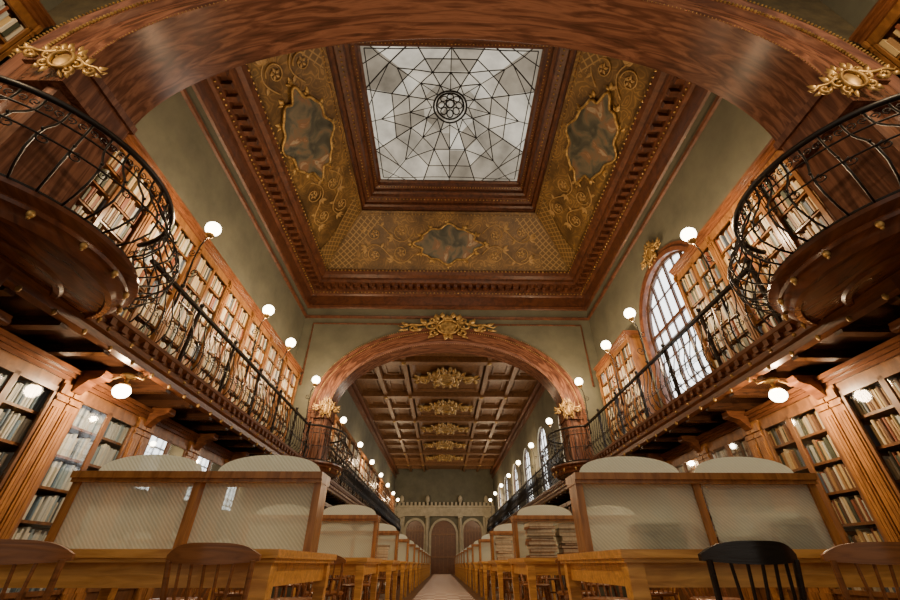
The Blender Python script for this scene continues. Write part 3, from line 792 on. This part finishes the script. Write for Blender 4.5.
for side in (-1,1):
    for k in range(8):
        y=1.9+LW*k
        if abs(y-YN0)<.5: continue
        loc=(side*(XL-.36),y,DB-.1); rot=(0,0,0 if side>0 else pi)
        if first: cb.location=loc; cb.rotation_euler=rot; first=False
        else: copy_tree(cb,loc=loc,rot=rot)
# ---------------------------------------------------------------- camera
cam=bpy.data.cameras.new('camera'); co=bpy.data.objects.new('camera',cam); C.objects.link(co)
CL=Vector((-.13,0,.70)); co.location=CL; co.rotation_euler=(pi/2+math.radians(33.9),0,-.0168)
cam.lens=15.76; cam.sensor_width=36; cam.clip_start=.02; cam.clip_end=200
bpy.context.scene.camera=co
Rm=co.rotation_euler.to_matrix().transposed()
def proj(p):
    q=Rm@(Vector(p)-CL)
    if q.z>-.1: return None
    return (450+394*q.x/-q.z,300-394*q.y/-q.z,-q.z)
# ---------------------------------------------------------------- books
def book_mesh():
    mb=MB(); n=6
    sec=[(.5,-.5),(-.42,-.5)]+[(-.42-.08*math.sin(pi*i/n),-.5*math.cos(pi*i/n)) for i in range(1,n)]+[(-.42,.5),(.5,.5),(.5,.42),(-.38,.42),(-.38,-.42),(.5,-.42)]
    m=len(sec); vs=[(x,y,0) for x,y in sec]+[(x,y,1) for x,y in sec]
    fs=[tuple(range(m-1,-1,-1)),tuple(range(m,2*m))]+[(i,(i+1)%m,m+(i+1)%m,m+i) for i in range(m)]
    mb.add(vs,fs); mb.cur=1; mb.box(-.38,.47,-.42,.42,.02,.97); return mb
ME_book=meshof(book_mesh(),[M_book,M_paper],'book',smooth=False)
ME_bookC=meshof(book_mesh(),[M_bookC,M_paper],'pale_book',smooth=False)
sc=[]
for i,b_ in enumerate(books):
    p=proj((b_[0],b_[1],b_[2]+b_[4]/2)); s_=0
    if p and -10<p[0]<910 and -10<p[1]<610:
        s_=b_[3]*b_[4]/p[2]**2*abs(b_[0])/max(.1,Vector((b_[0],b_[1],b_[2])).length)
        if b_[2]<1.0 and b_[1]<9: s_*=.3
        if abs(b_[1]-2.5)<.9: s_=0
    sc.append((s_,i))
sc.sort(reverse=True); top=set(i for s_,i in sc[:300] if s_>0)
mb=MB()
for i,(x,y,z,t,h,d,side) in enumerate(books):
    cool=side<0 and z<2.8 and y<13
    if i in top:
        o=bpy.data.objects.new('book',ME_bookC if cool else ME_book); C.objects.link(o); o.location=(x,y,z+.001); o.scale=(d,t,h); o.rotation_euler=(0,0,0 if side>0 else pi)
        meta(o,"upright book with pale or blue spine on a glazed shelf" if cool else "upright cloth-bound book on a library shelf","book","books on the library shelves")
    else: mb.cur=1 if cool else 0; mb.box(x-d/2,x+d/2,y-t/2,y+t/2,z+.001,z+h)
mk('shelved_books',mb,[M_bookI,M_bookCI],label="rows of upright books filling the remaining library shelves",category="books",kind="stuff",group="books on the library shelves")
# ---------------------------------------------------------------- reading tables
TW=1.78; TD=1.4
def table():
    r=empty('reading_table',label="long honey-oak reading table with frosted glass privacy screen",category="table",group="reading tables")
    mb=MB(); mb.box(0,TW,-TD/2,TD/2,.73,.77); mb.box(.015,TW-.015,-TD/2+.015,TD/2-.015,.71,.73); mk('tabletop',mb,M_oak,parent=r)
    mb=MB()
    mb.box(.06,TW-.06,-TD/2+.06,-TD/2+.085,.60,.71); mb.box(.06,TW-.06,TD/2-.085,TD/2-.06,.60,.71); mb.box(.06,.085,-TD/2+.06,TD/2-.06,.60,.71); mb.box(TW-.085,TW-.06,-TD/2+.06,TD/2-.06,.60,.71)
    mk('apron',mb,M_oak,parent=r)
    mb=MB(); mb.box(-.045,.045,-.045,.045,.55,.71); mb.add([(-.04,-.04,.55),(.04,-.04,.55),(.04,.04,.55),(-.04,.04,.55),(-.03,-.03,0),(.03,-.03,0),(.03,.03,0),(-.03,.03,0)],[(0,1,5,4),(1,2,6,5),(2,3,7,6),(3,0,4,7),(4,5,6,7)])
    l=mk('leg',mb,M_oak,parent=r,loc=(.08,-TD/2+.08,0))
    for x,y in ((TW-.08,-TD/2+.08),(.08,TD/2-.08),(TW-.08,TD/2-.08)):
        c=l.copy(); C.objects.link(c); c.location=(x,y,0)
    s=empty('screen',(0,0,.77),parent=r)
    mb=MB(); mb.box(0,TW,-.13,.13,.445,.49); mb.box(0,TW,-.11,.11,.42,.445); mk('rail',mb,M_pil,parent=s)
    for x in (.03,TW/2,TW-.03):
        mb=MB(); mb.box(-.025,.025,-.09,.09,0,.42); mk('post',mb,M_pil,parent=s,loc=(x,0,0))
    iw=TW/2-.08
    for k in range(2):
        x0=.055+k*(TW/2-.005)
        mb=MB(); mb.box(x0,x0+iw,-.0,.006,.0,.42); mk('glass_panel',mb,M_frost,parent=s,loc=(0,-.07,0))
        mb=MB(); n=20; w=iw*.95; x1=x0+iw*.025
        P=[(x1+w*(1-math.cos(pi*i/n))/2, .49+.14*math.sin(pi*i/n)**.8) for i in range(n+1)]
        m=len(P); mb.add([(x,-.004,z) for x,z in P]+[(x,.004,z) for x,z in P],[tuple(range(m)),tuple(range(2*m-1,m-1,-1))]+[(i,(i+1)%m,m+(i+1)%m,m+i) for i in range(m)])
        mk('arched_glass',mb,M_frost2,parent=s,loc=(0,.0,0))
    return r
tb=table(); first=True
TX={-1:-1.0-TW,1:.83}
for side in (-1,1):
    for k in range(12):
        loc=(TX[side],3.2+3.0*k,0)
        if first: tb.location=loc; first=False
        else: copy_tree(tb,loc=loc)
def stack(loc,n,w,d,lab,seed):
    rnd=random.Random(seed); z=loc[2]
    for i in range(n):
        t=rnd.uniform(.02,.05); mb=MB(); ww=w*rnd.uniform(.85,1); dd=d*rnd.uniform(.85,1)
        mb.box(-ww/2,ww/2,-dd/2,dd/2,0,.004); mb.box(-ww/2,ww/2,-dd/2,dd/2,t-.004,t); mb.box(-ww/2,-ww/2+.006,-dd/2,dd/2,0,t); mb.cur=1; mb.box(-ww/2+.006,ww/2-.006,-dd/2+.006,dd/2-.006,.004,t-.004)
        mk('stacked_volume',mb,[rnd.choice([M_chair,M_paper,M_case,M_stone]),M_paper],loc=(loc[0]+rnd.uniform(-.015,.015),loc[1]+rnd.uniform(-.015,.015),z),rot=(0,0,rnd.uniform(-.12,.12)),label=lab,category="book",group="stacked volumes on the tables")
        z+=t+.001
stack((1.1,5.75,.771),11,.34,.26,"worn paper-edged volume in a stack on a reading table",1)
stack((1.5,5.8,.771),9,.34,.26,"worn paper-edged volume in a stack on a reading table",2)
stack((1.4,3.27,.771),5,.36,.2,"loose bound papers stacked behind the frosted screen",3)
stack((1.95,3.27,.771),4,.36,.2,"loose bound papers stacked behind the frosted screen",8)
stack((2.35,3.27,.771),7,.3,.2,"loose bound papers stacked behind the frosted screen",4)
stack((1.05,8.8,.771),10,.34,.26,"worn paper-edged volume in a stack on a reading table",5)
stack((-1.3,8.8,.771),6,.34,.26,"worn paper-edged volume in a stack on a reading table",6)
# ---------------------------------------------------------------- chairs
def chair(mat,lab):
    r=empty('bentwood_chair',label=lab,category="chair",group="bentwood reading chairs")
    mb=MB(); n=24
    prof=[(0,.43),(.19,.43),(.205,.44),(.205,.455),(.19,.465),(.1,.458),(0,.455)]
    mb.lathe(prof,(0,0,0),n); mk('seat',mb,mat,parent=r,smooth=True)
    for sx in (-1,1):
        for sy in (-1,1):
            mb=MB(); mb.tube([(0,0,.44),(sx*.02,sy*.02,.25),(sx*.05,sy*.05,0)],[.02,.019,.014],8); mk('leg',mb,mat,parent=r,loc=(sx*.14,sy*.14,0),smooth=True)
    mb=MB(); mb.tube([(.165*math.cos(2*pi*i/20),.165*math.sin(2*pi*i/20),.22) for i in range(20)],.009,6,closed=True); mk('stretcher_ring',mb,mat,parent=r,smooth='all')
    b_=MB()
    for sx in (-1,1): b_.tube([(sx*.17,-.12,.44),(sx*.195,-.17,.58),(sx*.205,-.2,.72)],.014,8)
    vs=[];fs=[];n=18
    for i in range(n+1):
        t=-1+2*i/n; x=.23*t; y=-.26+.085*t*t; zt=.79-.05*t**4; zb=.70+.015*t*t
        vs+=[(x,y-.010,zb),(x,y-.014,zt),(x,y+.010,zt),(x,y+.012,zb)]
    for i in range(n):
        for k in range(4): fs.append((4*i+k,4*i+(k+1)%4,4*i+4+(k+1)%4,4*i+4+k))
    fs+= [(0,1,2,3),(4*n+3,4*n+2,4*n+1,4*n)]
    b_.add(vs,fs)
    for k in range(5):
        t=-.6+.3*k; b_.tube([(t*.17,-.17,.45),(t*.2,-.215,.58),(t*.215,-.255+.07*t*t,.71)],.008,6)
    mk('backrest',b_,mat,parent=r,smooth=True)
    return r
cb1=chair(M_black,"black lacquered bentwood chair with curved back at a reading table")
cb2=chair(M_chair,"brown bentwood chair with curved back at a reading table")
cb1.location=(1.27,2.32,0); cb2.location=(-1.27,2.55,0)
cb1.rotation_euler=(0,0,.05)
copy_tree(cb2,loc=(-2.05,2.25,0),rot=(0,0,.25)); copy_tree(cb2,loc=(1.98,2.42,0),rot=(0,0,-.12))
for side in (-1,1):
    for k in range(6):
        for j in range(2):
            x=TX[side]+.44+j*.92
            if k>0: copy_tree(cb2,loc=(x+random.uniform(-.05,.05),3.2+3*k-.98,0),rot=(0,0,random.uniform(-.1,.1)))
            copy_tree(cb2,loc=(x+random.uniform(-.05,.05),3.2+3*k+.98,0),rot=(0,0,pi+random.uniform(-.1,.1)))
# ---------------------------------------------------------------- end wall and doors
mb=MB(); mb.box(-W2-.3,W2+.3,YE,YE+.3,0,Z2+.2); mk('wall_back',mb,[M_green],**S)
mb=MB(); y=YE
DD=((0,1.15),(-2.7,.85),(2.7,.85))
xs=[-W2]
for xc,a in sorted(DD): xs+=[xc-a-.2,xc+a+.2]
xs.append(W2)
for i in range(0,len(xs),2): mb.box(xs[i],xs[i+1],y-.12,y,0,4.55)
mb.box(-W2,W2,y-.25,y,4.55,4.75); mb.box(-W2,W2,y-.2,y,4.75,5.3); mb.box(-W2,W2,y-.35,y,5.3,5.45)
for i in range(25):
    x=-W2+.2+i*(2*W2-.4)/24; mb.box(x-.1,x+.1,y-.3,y,5.45,5.75)
for x in (-4.1,-1.58,1.58,4.1): mb.cyl((x,y-.25,0),(x,y-.25,4.5),.15,n=12); mb.sphere((x,y-.25,6.0),.22,8,6,(1,1,1.6)); mb.box(x-.22,x+.22,y-.5,y,4.4,4.6)
for xc,a in DD:
    archivolt(mb,a,4.2-a,a,[(0,y-.02),(0,y-.25),(.2,y-.25),(.2,y-.02)],0,n=20,uc=xc)
mk('trim_6',mb,[M_stone],**S)
for i,(xc,a) in enumerate(DD):
    r=empty('door_%d'%(i+1),(xc,YE-.06,0),**S)
    mb=MB(); H=4.2-a; n=16
    vs=[(-a,0,0)]+[(-a*math.cos(pi*k/n),0,H+a*math.sin(pi*k/n)) for k in range(n+1)]+[(a,0,0)]; m=len(vs)
    mb.add(vs+[(x,.05,z) for x,_,z in vs],[tuple(range(m)),tuple(range(2*m-1,m-1,-1))]+[(k,(k+1)%m,m+(k+1)%m,m+k) for k in range(m)])
    mb.cur=1
    for k in range(0,7): mb.box(-a+2*a*k/6-.04,-a+2*a*k/6+.04,-.08,0,0,H+a*.45)
    mb.box(-a,a,-.09,0,H-.08,H+.08); mb.box(-a,a,-.09,0,1.2,1.35)
    mk('door_leaf',mb,[M_mahog,M_case],parent=r)
w=bpy.data.worlds.new('world'); bpy.context.scene.world=w; w.use_nodes=True
bg=w.node_tree.nodes['Background']; bg.inputs[0].default_value=(1,.88,.72,1); bg.inputs[1].default_value=.5
